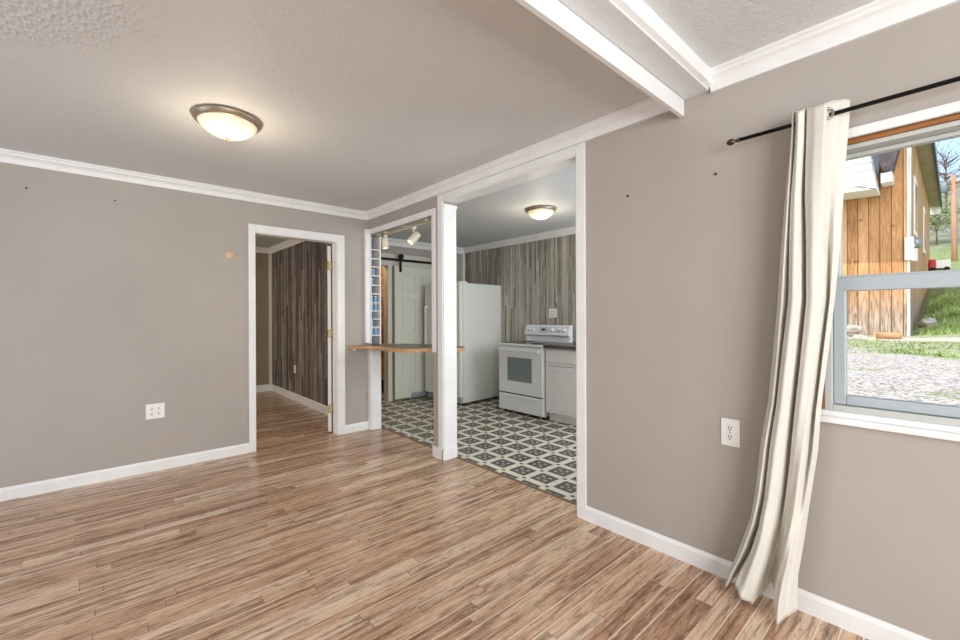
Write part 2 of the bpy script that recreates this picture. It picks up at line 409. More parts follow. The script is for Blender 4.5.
# ------------------------------------------------------------------ the setting
XB, YA, HC = 2.213, 4.3465, 2.40       # right wall face, back wall face, ceiling
XT = 2.345                             # kitchen side of the right wall
bm = B(-2.7, 2.338, -2.7, YA+.06, -.1, 0); box(bm, -1.6, 2.3, YA+.06, 7.8, -.1, 0)
struct('floor', bm, M_floor)
bm = B(2.338, 4.7, .8, 5.6, -.1, 0); box(bm, 2.20, 3.9, 5.6, 6.5, -.1, 0)
struct('floor_kitchen', bm, M_vinyl)
struct('ceiling', B(-2.7, 2.5, .90, YA+.1, HC, 2.6), M_ceil)
struct('ceiling_front', B(-2.7, 2.5, -2.7, .79, 2.425, 2.6), M_ceil2)
bm = B(2.33, 4.7, .8, 5.6, 2.39, 2.6); box(bm, 2.20, 3.9, 5.6, 6.5, 2.39, 2.6)
struct('ceiling_kitchen', bm, M_kceil)
struct('ceiling_bedroom', B(-1.6, 2.33, YA+.1, 7.8, 2.40, 2.6), M_kceil)
# back wall with the bedroom door
D0, D1, DZ = 1.062, 1.85, 2.038
bm = B(-2.7, D0, YA, YA+.11, 0, 2.5); box(bm, D1, XB+.01, YA, YA+.11, 0, 2.5); box(bm, D0, D1, YA, YA+.11, DZ, 2.5)
struct('wall_back', bm, M_wall)
# right wall: stub, header, post, wide opening, solid part, window
W0, W1, WZ0, WZ1 = -1.25, .385, .832, 1.95
bm = B(XB, XT-.026, 4.285, YA+.11, 0, .90); box(bm, XB, XT-.012, 4.285, YA+.11, 2.155, 2.45)
box(bm, XB, XB+.034, 3.115, 4.285, 2.155, 2.45); box(bm, XB+.034, XT, 3.115, 4.285, 2.27, 2.45)
box(bm, XB, XT, 2.965, 3.115, 0, 2.45)
box(bm, XB, XT, 1.565, 2.965, 2.262, 2.45)
box(bm, XB, XT, W1, 1.565, 0, 2.5)
box(bm, XB, XT, W0, W1, 0, WZ0); box(bm, XB, XT, W0, W1, WZ1, 2.5); box(bm, XB, XT, -2.7, W0, 0, 2.5)
struct('wall_right', bm, M_wall)
struct('wall_left', B(-2.8, -2.7, -2.8, YA+.1, -.1, 2.6), M_wall)
struct('wall_front', B(-2.8, 2.5, -2.8, -2.7, -.1, 2.6), M_wall)
# kitchen walls
bm = B(2.16, XT-.012, YA+.11, 5.53, 0, .9); box(bm, 2.16, XT-.012, 4.62, 5.53, .9, 2.45); box(bm, 2.16, 2.205, YA+.11, 4.62, .9, 2.45)
box(bm, 2.205, XT-.012, YA+.11, 4.62, 2.16, 2.45)
struct('wall_kitchen_left', bm, M_wall)
struct('wall_kitchen_panelled', B(4.56, 4.66, .8, 5.6, 0, 2.45), M_kpanel)
KD0, KD1, KDZ = 2.42, 3.125, 1.985
bm = B(2.17, KD0, 5.53, 5.62, 0, 2.45); box(bm, KD1, 4.6, 5.53, 5.62, 0, 2.45); box(bm, KD0, KD1, 5.53, 5.62, KDZ, 2.45)
struct('wall_kitchen_back', bm, M_wall)
struct('wall_kitchen_front', B(2.3, 4.66, .82, .90, 0, 2.45), M_wall)
# closet beyond the kitchen doorway, bare strand board
bm = B(3.8, 3.85, 5.62, 6.4, 0, 2.39); box(bm, 2.3, 2.35, 5.62, 6.4, 0, 2.39); box(bm, 2.3, 3.85, 6.3, 6.35, 0.2, 2.39)
struct('wall_closet', bm, M_osb)
struct('trim_1', B(2.35, 3.8, 6.25, 6.30, 0, .20), M_dark)
# bedroom walls
struct('wall_bedroom_back', B(-1.6, 2.3, 7.72, 7.82, 0, 2.45), M_bedwall)
struct('wall_bedroom_right', B(2.135, 2.16, YA+.112, 7.75, 0, 2.45), M_bpanel)
struct('wall_bedroom_left', B(-1.7, -1.6, YA+.1, 7.8, 0, 2.45), M_bedwall)

# crown mouldings: stepped cove profile, (distance from wall, drop below ceiling)
def crown_prof(drop, out):
    return [(0, 0), (out, 0), (out, -.012), (out*.86, -.018), (out*.80, -.030), (out*.58, -.040), (out*.46, -.052), (out*.42, -.058), (out*.36, -drop+.012), (out*.30, -drop), (0, -drop)]
def crown_x(y, x0, x1, top, drop=.083, out=.055, s=-1):   # runs along x, hangs on a wall at y, sticking out by s
    return prism(bmesh.new(), [(y+s*a, top+b) for a, b in crown_prof(drop, out)], 0, x0, x1)
def crown_y(x, y0, y1, top, drop=.083, out=.055, s=-1):
    return prism(bmesh.new(), [(x+s*a, top+b) for a, b in crown_prof(drop, out)], 1, y0, y1)
struct('trim_2', crown_x(YA, -2.7, XB, HC), M_white)
struct('trim_3', crown_y(XB, .93, YA, HC), M_white)
struct('trim_4', crown_y(XB, -2.7, .785, 2.425, .094, .055), M_white)
struct('trim_5', crown_x(5.53, XT, 4.56, 2.39, .10, .06), M_white)
struct('trim_6', crown_y(4.56, .9, 5.53, 2.39, .085, .055), M_white)
struct('trim_7', crown_y(2.135, YA+.11, 7.72, 2.40, .085, .055), M_white)
struct('trim_8', crown_x(7.72, -1.6, 2.135, 2.40, .085, .055), M_white)
# the beam that divides the ceiling, and the board nailed along it
struct('trim_9', B(-2.7, XB, .795, .912, 2.345, 2.6, bev=.004), M_ceil2)
bm = prism(bmesh.new(), [(.914, 2.262), (.934, 2.262), (.940, 2.268), (.940, 2.45), (.914, 2.45)], 0, -2.7, XB-.004)
struct('trim_10', bm, M_white)
# white band on the near face of the beam
bm = prism(bmesh.new(), [(.795, 2.352), (.775, 2.36), (.772, 2.425), (.795, 2.425)], 0, -2.7, XB)
struct('trim_11', bm, M_white)
# baseboards with an eased top
def base_x(y, x0, x1, s=-1, h=.088, w=.013): return prism(bmesh.new(), [(y, 0), (y+s*w, 0), (y+s*w, h-.018), (y+s*w*.4, h), (y, h)], 0, x0, x1)
def base_y(x, y0, y1, s=-1, h=.088, w=.013): return prism(bmesh.new(), [(x, 0), (x+s*w, 0), (x+s*w, h-.018), (x+s*w*.4, h), (x, h)], 1, y0, y1)
struct('baseboard_back', base_x(YA, -2.7, D0-.058), M_white)
struct('baseboard_stub', base_x(YA, D1+.075, XB-.001), M_white)
struct('baseboard_right', base_y(XB, -2.7, 1.567), M_white)
struct('baseboard_bedroom_back', base_x(7.72, -1.6, 2.13, h=.11), M_white)
struct('baseboard_bedroom_right', base_y(2.135, YA+.12, 7.72, h=.11), M_white)
# foot wrapped round the post between the two openings
bm = B(XB-.020, XT+.004, 2.943, 2.966, 0, .094, bev=.003); box(bm, XB-.020, XB+.001, 2.95, 3.11, 0, .094, bev=.003)
struct('baseboard_post', bm, M_white)
# bedroom door casing and jamb
def casing(bm, x0, x1, z0, z1): box(bm, x0, x1, YA-.018, YA, z0, z1, bev=.003)
bm = bmesh.new(); casing(bm, D0-.058, D0, 0, DZ+.075); casing(bm, D1, D1+.078, 0, DZ+.075); casing(bm, D0, D1, DZ, DZ+.075)
box(bm, D1+.045, D1+.070, YA-.024, YA-.017, 0, DZ+.07, bev=.003)
box(bm, D0-.001, D0+.004, YA-.004, YA+.115, 0, DZ, bev=.002); box(bm, D1-.005, D1+.001, YA-.004, YA+.115, 0, DZ, bev=.002); box(bm, D0+.004, D1-.005, YA-.004, YA+.115, DZ-.005, DZ+.001, bev=.002)
struct('trim_12', bm, M_white)
# casing round the pass-through
bm = bmesh.new()
box(bm, XB-.062, XB, 4.296, YA-.001, .96, 2.212, bev=.003); box(bm, XB-.017, XB, 4.282, YA-.001, 0, .925, bev=.002); box(bm, XB-.017, XB, 3.068, 3.115, .93, 2.212, bev=.002); box(bm, XB-.017, XB, 3.115, 4.282, 2.155, 2.212, bev=.002)
struct('trim_13', bm, M_white)
# jamb of the pass-through under the counter, white
struct('trim_14', B(XB-.004, XT-.024, 4.270, 4.284, 0, .915, bev=.002), M_white)
# casing and jamb lining of the wide opening
bm = bmesh.new()
box(bm, XB-.014, XB, 2.962, 3.03, .094, 2.315, bev=.003); box(bm, XB-.014, XB, 1.505, 1.570, 0, 2.315, bev=.003); box(bm, XB-.014, XB, 1.570, 2.962, 2.255, 2.315, bev=.003)
box(bm, XB-.004, XT+.004, 2.950, 2.966, .094, 2.225, bev=.002); box(bm, XB-.004, XT+.004, 1.564, 1.580, 0, 2.255, bev=.002); box(bm, XB-.004, XT+.004, 1.58, 2.95, 2.247, 2.262, bev=.002)
box(bm, XB-.002, XT+.012, 2.943, 2.968, 2.20, 2.228, bev=.003)
struct('trim_15', bm, M_white)
# strip where wood floor meets vinyl
struct('trim_16', B(2.328, 2.352, 1.58, 2.94, 0, .006, bev=.002), plain('transition_strip', (120, 104, 84), .5))
struct('trim_17', B(2.328, 2.352, 3.12, 4.268, 0, .006, bev=.002), bpy.data.materials['transition_strip'])
# corner bead in the kitchen and the bedroom, header board and doorway casing
struct('trim_18', B(4.515, 4.56, 5.49, 5.53, 0, 2.30, bev=.004), M_white)
struct('trim_19', B(2.095, 2.135, 7.68, 7.72, .1, 2.32, bev=.004), M_cream)
bm = B(2.35, 3.95, 5.512, 5.53, 2.0, 2.17, bev=.003); box(bm, KD1, KD1+.055, 5.510, 5.53, 0, 2.0, bev=.003); box(bm, KD1-.02, KD1, 5.50, 5.64, 0, 1.985, bev=.002); box(bm, KD0-.07, KD0, 5.51, 5.53, 0, 2.0, bev=.003)
struct('trim_20', bm, plain('kitchen_trim', (214, 210, 196), .5))

# ------------------------------------------------------------------ window
WX = 2.262
win = bpy.data.objects.new('window_1', None); COL.objects.link(win); win['kind'] = 'structure'; win.location = (0, 0, 0)
def wpart(name, bm, m, parent=None): return obj(name, bm, m, parent or win)
M_vinylw = plain('window_vinyl', (190, 192, 186), .4)
M_sash = plain('lower_sash_paint', (172, 180, 184), .4)
bm = bmesh.new()
box(bm, XB-.016, XB+.02, W0, W1+.03, 1.95, 1.987, bev=.003)
wpart('head_casing', bm, M_white)
wpart('head_gap', B(XB+.008, XB+.10, W0, W1-.01, 1.932, 1.952), M_gapwood)
wpart('side_gap', B(XB+.022, XB+.10, .362, W1, WZ0+.02, 1.935), M_gapwood)
bm = bmesh.new()
box(bm, WX-.030, XT+.03, .336, .362, .86, 1.932, bev=.003); box(bm, WX-.030, XT+.03, W0, W0+.03, .86, 1.932, bev=.003)
box(bm, WX-.030, XT+.03, W0+.03, .336, 1.914, 1.932, bev=.003); box(bm, WX-.030, XT+.03, W0+.03, .336, .860, .885, bev=.003)
fr = wpart('window_frame', bm, M_vinylw)
bm = bmesh.new()
for a, b, c, d in ((.296, .335, .887, 1.39), (-1.22, -1.18, .887, 1.39)): box(bm, WX-.012, WX+.028, a, b, c, d, bev=.004)
box(bm, WX-.012, WX+.028, -1.18, .296, .887, .925, bev=.004); box(bm, WX-.014, WX+.028, -1.18, .335, 1.349, 1.405, bev=.004)
lo = wpart('lower_sash', bm, M_sash); wpart('pane', B(WX+.008, WX+.012, -1.18, .296, .925, 1.35), M_pane, lo)
bm = bmesh.new()
for a, b, c, d in ((.316, .335, 1.36, 1.913), (-1.22, -1.18, 1.36, 1.913)): box(bm, WX+.032, WX+.070, a, b, c, d, bev=.004)
box(bm, WX+.032, WX+.07, -1.18, .316, 1.897, 1.913, bev=.003); box(bm, WX+.032, WX+.07, -1.18, .316, 1.37, 1.415, bev=.004)
us = wpart('upper_sash', bm, M_vinylw); wpart('pane', B(WX+.05, WX+.054, -1.18, .316, 1.415, 1.897), M_pane, us)
bm = B(XB-.028, WX+.0, W0-.02, W1+.0, WZ0-.016, WZ0+.010, bev=.004); box(bm, XB+.004, XT+.05, W0, W1, WZ0+.0, .861, bev=.006)
wpart('window_sill', bm, M_white)
for dy, dz in ((.352, .846), (.325, .848)):
    wpart('flaked_paint_chip', B(XB+.002, XB+.03, dy-.012, dy+.012, dz-.004, dz+.002, bev=.001), M_plastic)

# ------------------------------------------------------------------ bedroom door leaf, swung into the bedroom
dr = bpy.data.objects.new('door_1', None); COL.objects.link(dr); dr['kind'] = 'structure'
dr.location = (1.836, YA+.125, 0); dr.rotation_euler = (0, 0, math.radians(66.0))     # local x runs along the leaf
bm = B(.0, .745, .0, .036, .012, 2.01, bev=.002)
for z0, z1 in ((.15, .75), (.85, 1.2), (1.3, 1.9)):
    box(bm, .09, .65, -.004, .0, z0, z1, bev=.001); box(bm, .09, .65, .036, .040, z0, z1, bev=.001)
obj('door_leaf', bm, plain('door_white', (222, 214, 204), .45), dr)
for z in (.26, 1.07, 1.80):
    h = B(-.009, .0, -.012, .036, z-.045, z+.045, bev=.002); tube(h, [(-.010, -.012, z-.05), (-.010, -.012, z+.05)], .007)
    obj('hinge', h, M_brass, dr)
bm = lathe(bmesh.new(), [(.026, 0), (.026, .006), (.012, .012), (.012, .030), (.026, .042), (.028, .052), (.020, .062), (.001, .065)], (.68, .036, .95), 20, axis=1)
obj('door_knob', bm, M_brass, dr)

# ------------------------------------------------------------------ curtain and rod
rod = thing('curtain_rod', 'thin black metal curtain rod with round finial above the window', 'curtain rod', (2.13, .66, 2.037))
obj('rod', tube(bmesh.new(), [(0, -.01, 0), (0, -2.35, 0)], .0082, 14), M_black, rod)
bm = lathe(bmesh.new(), [(.004, .0), (.009, -.002), (.009, .006), (.005, .010), (.006, .018), (.011, .021), (.0145, .030), (.014, .040), (.008, .049), (.002, .052)], (0, -.018, 0), 18, axis=1)
obj('finial', bm, M_darkbronze, rod)
bm = tube(bmesh.new(), [(.083, -.30, 0), (0, -.30, -.004)], .006); lathe(bm, [(.022, .083), (.022, .078)], (0, -.30, 0), 16, axis=0)
obj('bracket', bm, M_black, rod)

prof_top = ([0, .12, .28, .34, .48, .66, .69, .72, .80, .87, .89, .91, 1], [.050, .030, .012, -.050, -.050, -.036, .030, -.036, -.045, -.032, .030, -.032, .012])
prof_mid = ([0, .05, .10, .18, .30, .40, .45, .51, .64, .74, .78, .83, 1], [.025, -.01, .032, -.045, -.055, -.045, .032, -.045, -.055, -.040, .030, -.046, .02])
prof_bot = ([0, .08, .16, .24, .33, .40, .46, .54, .66, .76, .82, .90, 1], [.01, -.04, -.105, -.06, .04, .055, .035, -.055, -.085, -.06, .045, -.060, .00])
rows = [(2.092, .452, .272, 0, 0), (2.03, .453, .273, 0, 0), (1.95, .457, .277, .06, 0), (1.73, .476, .290, .3, 0), (1.31, .505, .316, 1, 0), (.88, .541, .358, 1, 0), (.71, .566, .369, 1, .1), (.5, .585, .392, 1, .3),
        (.36, .603, .410, 1, .55), (.18, .652, .432, 1, .85), (.09, .683, .434, 1, 1), (.012, .705, .434, 1, 1)]
def cr(xs, ys, t):
    for i in range(len(xs)-1):
        if t <= xs[i+1]: break
    a, b = xs[i], xs[i+1]; u = (t-a)/(b-a); u = u*u*(3-2*u)*.7+u*.3
    return ys[i]+(ys[i+1]-ys[i])*u
def cur_point(s, t):
    z = 2.092*(1-t)+.012*t
    for i in range(len(rows)-1):
        if z >= rows[i+1][0]: break
    a, b = rows[i], rows[i+1]; u = min(1, max(0, (a[0]-z)/(a[0]-b[0])))
    yl, yr, m, bt = (a[j]+(b[j]-a[j])*u for j in range(1, 5))
    # warp s between the profiles so that folds run continuously down
    ks = []; vs = []
    for j in range(13):
        k1 = prof_top[0][j]*(1-m)+prof_mid[0][j]*m; k1 = k1*(1-bt)+prof_bot[0][j]*bt
        v1 = prof_top[1][j]*(1-m)+prof_mid[1][j]*m; v1 = v1*(1-bt)+prof_bot[1][j]*bt
        ks.append(k1); vs.append(v1)
    # s indexes knots evenly, so rows of vertices follow the folds
    f = s*12; j = min(11, int(f)); w = f-j
    y = yr+(yl-yr)*(ks[j]+(ks[j+1]-ks[j])*w)
    x = 2.128+vs[j]+(vs[j+1]-vs[j])*(w*w*(3-2*w))
    x += .004*math.sin(z*5+s*9)*(1-bt) - .012*bt
    if bt > .3:
        q_ = abs((((s-.167)/.42+.5) % 1)-.5)*2*(.4 if s < .167 else 1)       # zig-zag hem: points touch the floor, spans between lift
        lift = .085*(q_**1.0)*bt*max(0, (.25-z)/.25)
        z += lift; x += .02*bt*noise.noise(Vector((s*9, z*7, 1)))
    x = min(x, 2.192)
    z -= max(0, z-1.95)/.142*.45*max(0, 2.135-x)
    return (x, y+.003*noise.noise(Vector((s*6, z*3, 0))), z)
NS, NTt = 96, 110
bm = bmesh.new(); g = [[bm.verts.new(cur_point(i/NS, j/NTt)) for i in range(NS+1)] for j in range(NTt+1)]
for j in range(NTt):
    for i in range(NS):
        f = bm.faces.new((g[j][i], g[j][i+1], g[j+1][i+1], g[j+1][i])); f.smooth = True
cur = obj('curtain', bm, M_fabric); tag(cur, 'long cream grommet curtain bunched at the left of the window, hem on floor', 'curtain')
sm = cur.modifiers.new('thickness', 'SOLIDIFY'); sm.thickness = .002
def ring(c, R, r, nrm):
    bm = bmesh.new(); q = Vector(nrm).to_track_quat('Z', 'Y'); n, mm = 24, 8; vs = []
    for i in range(n):
        a = 2*PI*i/n; row = []
        for j in range(mm):
            b = 2*PI*j/mm; p = Vector(((R+r*math.cos(b))*math.cos(a), (R+r*math.cos(b))*math.sin(a), r*math.sin(b)))
            row.append(bm.verts.new(q @ p + Vector(c)))
        vs.append(row)
    for i in range(n):
        for j in range(mm):
            f = bm.faces.new((vs[i][j], vs[(i+1) % n][j], vs[(i+1) % n][(j+1) % mm], vs[i][(j+1) % mm])); f.smooth = True
    return bm
M_grom = plain('nickel_grommet', (138, 130, 122), .3, metal=.8)
obj('grommet', ring((2.098, .330, 2.032), .020, .005, (-1, -.6, 0)), M_grom, cur)

# ------------------------------------------------------------------ ceiling lights
M_domeA = make_dome('lit_shade_living', [(-.04, -.03, -.05), (.07, -.02, -.06)], 2.6)
M_domeB = make_dome('lit_shade_kitchen', [(-.03, -.03, -.05), (.05, -.02, -.05)], 3.0)
def flush(label, loc, R, mdome):
    t = thing('ceiling_light', label, 'ceiling light', loc)
    pan = [(R*.98, 0), (R, -.006), (R, -.016), (R*.95, -.024), (R*.94, -.030), (R*.90, -.034), (R*.88, -.036), (R*.80, -.030)]
    obj('lamp_base', lathe(bmesh.new(), pan, (0, 0, 0), 56), M_bronze, t)
    dome = [(R*.86, -.030)] + [(R*.86*(1-t**1.45)**.62, -.034-.082*t) for t in [i/14 for i in range(14)]] + [(.004, -.116)]
    obj('glass_shade', lathe(bmesh.new(), dome, (0, 0, 0), 56), mdome, t)
    obj('finial', lathe(bmesh.new(), [(.003, -.110), (.014, -.113), (.015, -.117), (.009, -.123), (.002, -.125)], (0, 0, 0), 20), M_bronze, t)
    return t
flush('bronze-rimmed dome ceiling light on the living room ceiling, larger of the two', (.545, 2.80, HC), .175, M_domeA)
flush('dome ceiling light on the kitchen ceiling seen through the wide opening', (3.49, 2.94, 2.39), .165, M_domeB)
for nm, lo_, e, c_ in (('lamp_glow_living', (.545, 2.80, HC-.30), 5.5, (1, .84, .62)), ('lamp_glow_kitchen', (3.49, 2.94, 2.10), 6.0, (1, .86, .66))):
    q = light(nm, 'POINT', lo_, (0, 0, 0), e, c_); q.data.shadow_soft_size = .06

# ------------------------------------------------------------------ track light in the pass-through
tl = thing('track_light', 'cream track light rail with two spotlights above the bar counter', 'track light', (2.385, 3.80, 2.178))
obj('rail', B(-.018, .018, -.68, .58, -.012, .020, bev=.003), M_cream, tl)
for y in (-.4, 0, .40): obj('rail_mount', B(-.137, -.018, y-.02, y+.02, -.004, .012, bev=.002), M_cream, tl)
M_bulb = emit('spot_bulb', (255, 214, 150), 7).m
def head(y, drop, dirv, off, L, r):
    d = Vector(dirv).normalized(); c = Vector((off[0], y+off[1], -drop))
    arm = B(-.020, .020, y-.026, y+.026, -.034, -.012, bev=.003); tube(arm, [(0, y, -.03), (0, y, -.065), tuple(c-d*L*.35)], .009)
    obj('spotlight_arm', arm, M_cream, tl)
    q = d.to_track_quat('Z', 'Y').to_matrix().to_4x4(); Mx = Matrix.Translation(c) @ q
    b = bmesh.new(); lathe(b, [(.012, -L/2), (r*.92, -L/2+.004), (r, -L/2+.012), (r, L/2), (r*.92, L/2+.002), (r*.86, L/2-.03), (.002, L/2-.035)], (0, 0, 0), 28)
    bmesh.ops.transform(b, matrix=Mx, verts=b.verts); sh = obj('lamp_shade', b, M_cream, tl)
    b = bmesh.new(); lathe(b, [(r*.8, L/2-.030), (r*.8, L/2-.012), (r*.5, L/2-.004), (.002, L/2-.002)], (0, 0, 0), 24)
    bmesh.ops.transform(b, matrix=Mx, verts=b.verts); obj('bulb', b, M_bulb, sh)
    return c, d
for y, drop, dv, off, L, r in ((-.10, .125, (-.62, .05, -.72), (.0, -.01), .135, .041), (.49, .10, (.05, -.08, -.95), (.0, -.0), .12, .040)):
    c, d = head(y, drop, dv, off, L, r)
    w = Vector((2.385, 3.80, 2.178))+c+d*(L/2+.02)
    sp_ = light('spot_glow', 'SPOT', w, w+d, 8 if y < 0 else 6, (1, .80, .52)); sp_.data.spot_size = math.radians(95); sp_.data.spot_blend = .6; sp_.data.shadow_soft_size = .04

# ------------------------------------------------------------------ bar counter
bar = thing('bar_counter', 'dark-topped bar counter with rounded pine edge in the pass-through', 'counter', (2.3, 4.33, .925))
front = [(1.965, 4.326), (2.02, 4.22), (2.085, 4.08), (2.10, 3.90), (2.095, 3.70), (2.11, 3.56), (2.155, 3.47), (2.25, 3.42), (2.40, 3.385), (2.52, 3.29), (2.60, 3.20), (2.67, 3.22)]
back = [(2.78, 3.42), (2.74, 3.80), (2.66, 4.02), (2.53, 4.20), (2.42, 4.326)]
def smooth(pts, n=4):
    o = []
    for i in range(len(pts)-1):
        p0, p1, p2, p3 = (Vector(pts[max(0, min(len(pts)-1, i+k))]) for k in (-1, 0, 1, 2))
        for j in range(n):
            t = j/n; o.append(tuple(.5*((2*p1)+(p2-p0)*t+(2*p0-5*p1+4*p2-p3)*t*t+(3*p1-p0-3*p2+p3)*t**3)))
    o.append(tuple(pts[-1])); return o
fp = smooth(front+back)
loc = [(x-2.3, y-4.33) for x, y in fp]
n = len(loc); nrm = []
for i in range(n):
    d = Vector(loc[min(n-1, i+1)])-Vector(loc[max(0, i-1)]); nrm.append(Vector((-d.y, d.x)).normalized())
nrm[0] = Vector((1, 0)); nrm[-1] = Vector((-1, 0))
ins = [(x+v.x*.022, y+v.y*.022) for (x, y), v in zip(loc, nrm)]
obj('laminate_top', prism(bmesh.new(), ins, 2, -.018, .014), M_ctop, bar)
bm = bmesh.new(); r0 = [[bm.verts.new(v) for v in ((x, y, -.020), (x, y, .0155), (a, b, .0155), (a, b, -.020))] for (x, y), (a, b) in zip(loc, ins)]
for a, b in zip(r0, r0[1:]):
    for j in range(4): bm.faces.new((a[j], a[(j+1) % 4], b[(j+1) % 4], b[j]))
bm.faces.new(r0[0]); bm.faces.new(r0[-1]); bmesh.ops.recalc_face_normals(bm, faces=bm.faces)
obj('wood_edge', bm, M_edge, bar)
obj('cleat', B(-.285, -.255, -.012, .006, -.044, -.020, bev=.002), M_white, bar)

# ------------------------------------------------------------------ narrow shelf at the end of the pass-through
sh = thing('wall_shelf', 'tall narrow white shelf recessed beside the pass-through, above the bar counter', 'shelf', (2.258, 4.29, .942))
obj('back_panel', B(-.05, .060, .16, .168, 0, 1.205), M_blueback, sh)
obj('side_panel', B(.056, .070, -.012, .16, 0, 1.20, bev=.002), M_white, sh)
obj('side_panel', B(-.053, -.045, -.012, .16, 0, 1.20, bev=.002), M_white, sh)
zs = [.10, .19, .28, .37, .46, .56, .655, .76, .86, .95, 1.05]
for z in zs: obj('shelf_board', B(-.045, .056, -.008, .16, z-.006, z+.004, bev=.001), M_white, sh)
k = 0
jar = None
for zi, xs in ((0, (-.018, .026)), (1, (-.02,)), (3, (-.018, .028)), (4, (-.02, .024)), (6, (-.018,)), (7, (.0,))):
    for xx in xs:
        z = .942+zs[zi]+.004
        lab = 'small pale blue jar standing in the narrow white wall shelf'
        if jar is None:
            jar = thing('jar', lab, 'jar', (2.258+xx, 4.33, z), group='pale blue jars in the narrow wall shelf')
            obj('jar_body', lathe(bmesh.new(), [(.016, 0), (.018, .004), (.018, .048), (.013, .056), (.013, .060)], (0, 0, 0), 18), M_bluejar, jar)
            obj('lid', lathe(bmesh.new(), [(.014, .060), (.015, .062), (.015, .070), (.012, .072)], (0, 0, 0), 18), M_plastic, jar)
        else: dup(jar, (2.258+xx, 4.33, z))

# ------------------------------------------------------------------ sliding barn door
bd = thing('sliding_barn_door', 'cream panelled sliding door hanging from black track at the kitchen back', 'door', (3.185, 5.44, 0))
M_bd = plain('sliding_door_cream', (214, 214, 200), .5)
Wd = .80
bm = bmesh.new()
box(bm, 0, .115, 0, .035, .035, 1.99, bev=.003); box(bm, Wd-.115, Wd, 0, .035, .035, 1.99, bev=.003)
for z0, z1 in ((.035, .25), (.90, 1.02), (1.50, 1.60), (1.87, 1.99)): box(bm, .115, Wd-.115, 0, .035, z0, z1, bev=.003)

for z0, z1 in ((.25, .90), (1.02, 1.50), (1.60, 1.87)): box(bm, Wd/2-.05, Wd/2+.05, 0.0005, .035, z0, z1, bev=.001)
box(bm, .10, Wd-.10, .012, .024, .2, 1.9)
leaf = obj('door_panel', bm, M_bd, bd)
for z0, z1 in ((.27, .88), (1.04, 1.48), (1.62, 1.85)):
    for x0, x1 in ((.135, Wd/2-.07), (Wd/2+.07, Wd-.135)):
        obj('raised_field', B(x0, x1, .005, .016, z0, z1, bev=.005), M_bd, leaf)
obj('bottom_guide', B(.27, .62, -.012, .0, .03, .10, bev=.002), plain('guide_grey', (150, 156, 162), .4), bd)
obj('track', B(-.45, .95, -.024, -.012, 2.058, 2.092, bev=.002), M_black, bd)
for x in (.09, Wd-.09):
    bm = B(x-.019, x+.019, -.010, -.002, 1.90, 2.11, bev=.002); lathe(bm, [(.040, -.038), (.042, -.034), (.042, -.014), (.040, -.010)], (x, 0, 2.125), 24, axis=1)
    lathe(bm, [(.009, -.042), (.009, -.036)], (x, 0, 1.93), 10, axis=1)
    box(bm, x-.028, x+.028, -.044, -.004, 2.115, 2.155, bev=.004)
    obj('hanger', bm, M_black, bd)
for x in (-.35, .25, .85): obj('spacer', tube(bmesh.new(), [(x, -.012, 2.075), (x, .072, 2.075)], .010), M_black, bd)

# ------------------------------------------------------------------ refrigerator
fr_ = thing('refrigerator', 'white upright refrigerator beside the grey panelled kitchen wall', 'refrigerator', (3.76, 4.57, 0), math.radians(4.2))
obj('cabinet_body', B(0, .80, 0, .775, .03, 1.715, bev=.006), M_enamel2, fr_)
dd = obj('door', B(-.068, -.008, -.002, .777, .115, 1.715, bev=.010), M_enamel2, fr_)
obj('door_gasket', B(-.010, .002, .012, .763, .13, 1.70), plain('gasket', (120, 122, 118), .6), fr_)
obj('kick_grille', (lambda b: [box(b, -.03, .0, .02, .76, .025, .105, bev=.003)] and [box(b, -.036, -.028, .04+.06*i, .085+.06*i, .045, .09, bev=.001) for i in range(12)] and b)(bmesh.new()), plain('kick_grey', (168, 170, 164), .5), fr_)
obj('hinge_cap', B(-.055, .09, .01, .07, 1.715, 1.738, bev=.005), M_enamel2, fr_)
hb = B(-.105, -.088, .715, .74, .80, 1.40, bev=.004); box(hb, -.09, -.066, .715, .74, .80, .83); box(hb, -.09, -.066, .715, .74, 1.37, 1.40)
obj('handle', hb, M_enamel, dd)
obj('badge', B(-.0715, -.067, .05, .10, 1.655, 1.668, bev=.001), plain('badge_grey', (96, 96, 98), .3, metal=.8), dd)
for x, y in ((.06, .06), (.06, .71), (.68, .06), (.68, .71)): obj('foot', lathe(bmesh.new(), [(.018, 0), (.018, .03)], (x, y, 0), 12), M_dark, fr_)

# ------------------------------------------------------------------ range
st = thing('range', 'white electric range with five knobs between the counter and refrigerator', 'stove', (3.895, 3.262, 0))
WR = .745
obj('stove_body', B(.03, .645, .002, WR-.002, .035, .878, bev=.004), M_enamel, st)
od = obj('oven_door', B(0, .03, .006, WR-.006, .268, .858, bev=.007), M_enamel, st)
obj('oven_window', B(-.004, .002, .168, .580, .425, .725, bev=.0015), M_glasswin, od)
bm = B(-.046, -.024, .03, WR-.03, .800, .832, bev=.007)
for y in (.06, WR-.08): box(bm, -.028, .002, y, y+.025, .803, .829, bev=.003)
obj('oven_handle', bm, M_enamel, od)
dw = obj('storage_drawer', B(-.002, .03, .006, WR-.006, .045, .255, bev=.006), M_enamel, st)
obj('drawer_lip', B(-.010, .0, .06, WR-.06, .222, .238, bev=.003), M_enamel, dw)
obj('vent_gap', B(.004, .04, .02, WR-.02, .258, .266), M_dark, st)
bm = B(-.012, .62, 0, WR, .872, .900, bev=.006)
obj('cooktop_frame', bm, M_enamel, st)
ck = obj('cooktop', B(.02, .56, .03, WR-.03, .900, .905, bev=.002), M_cook, st)
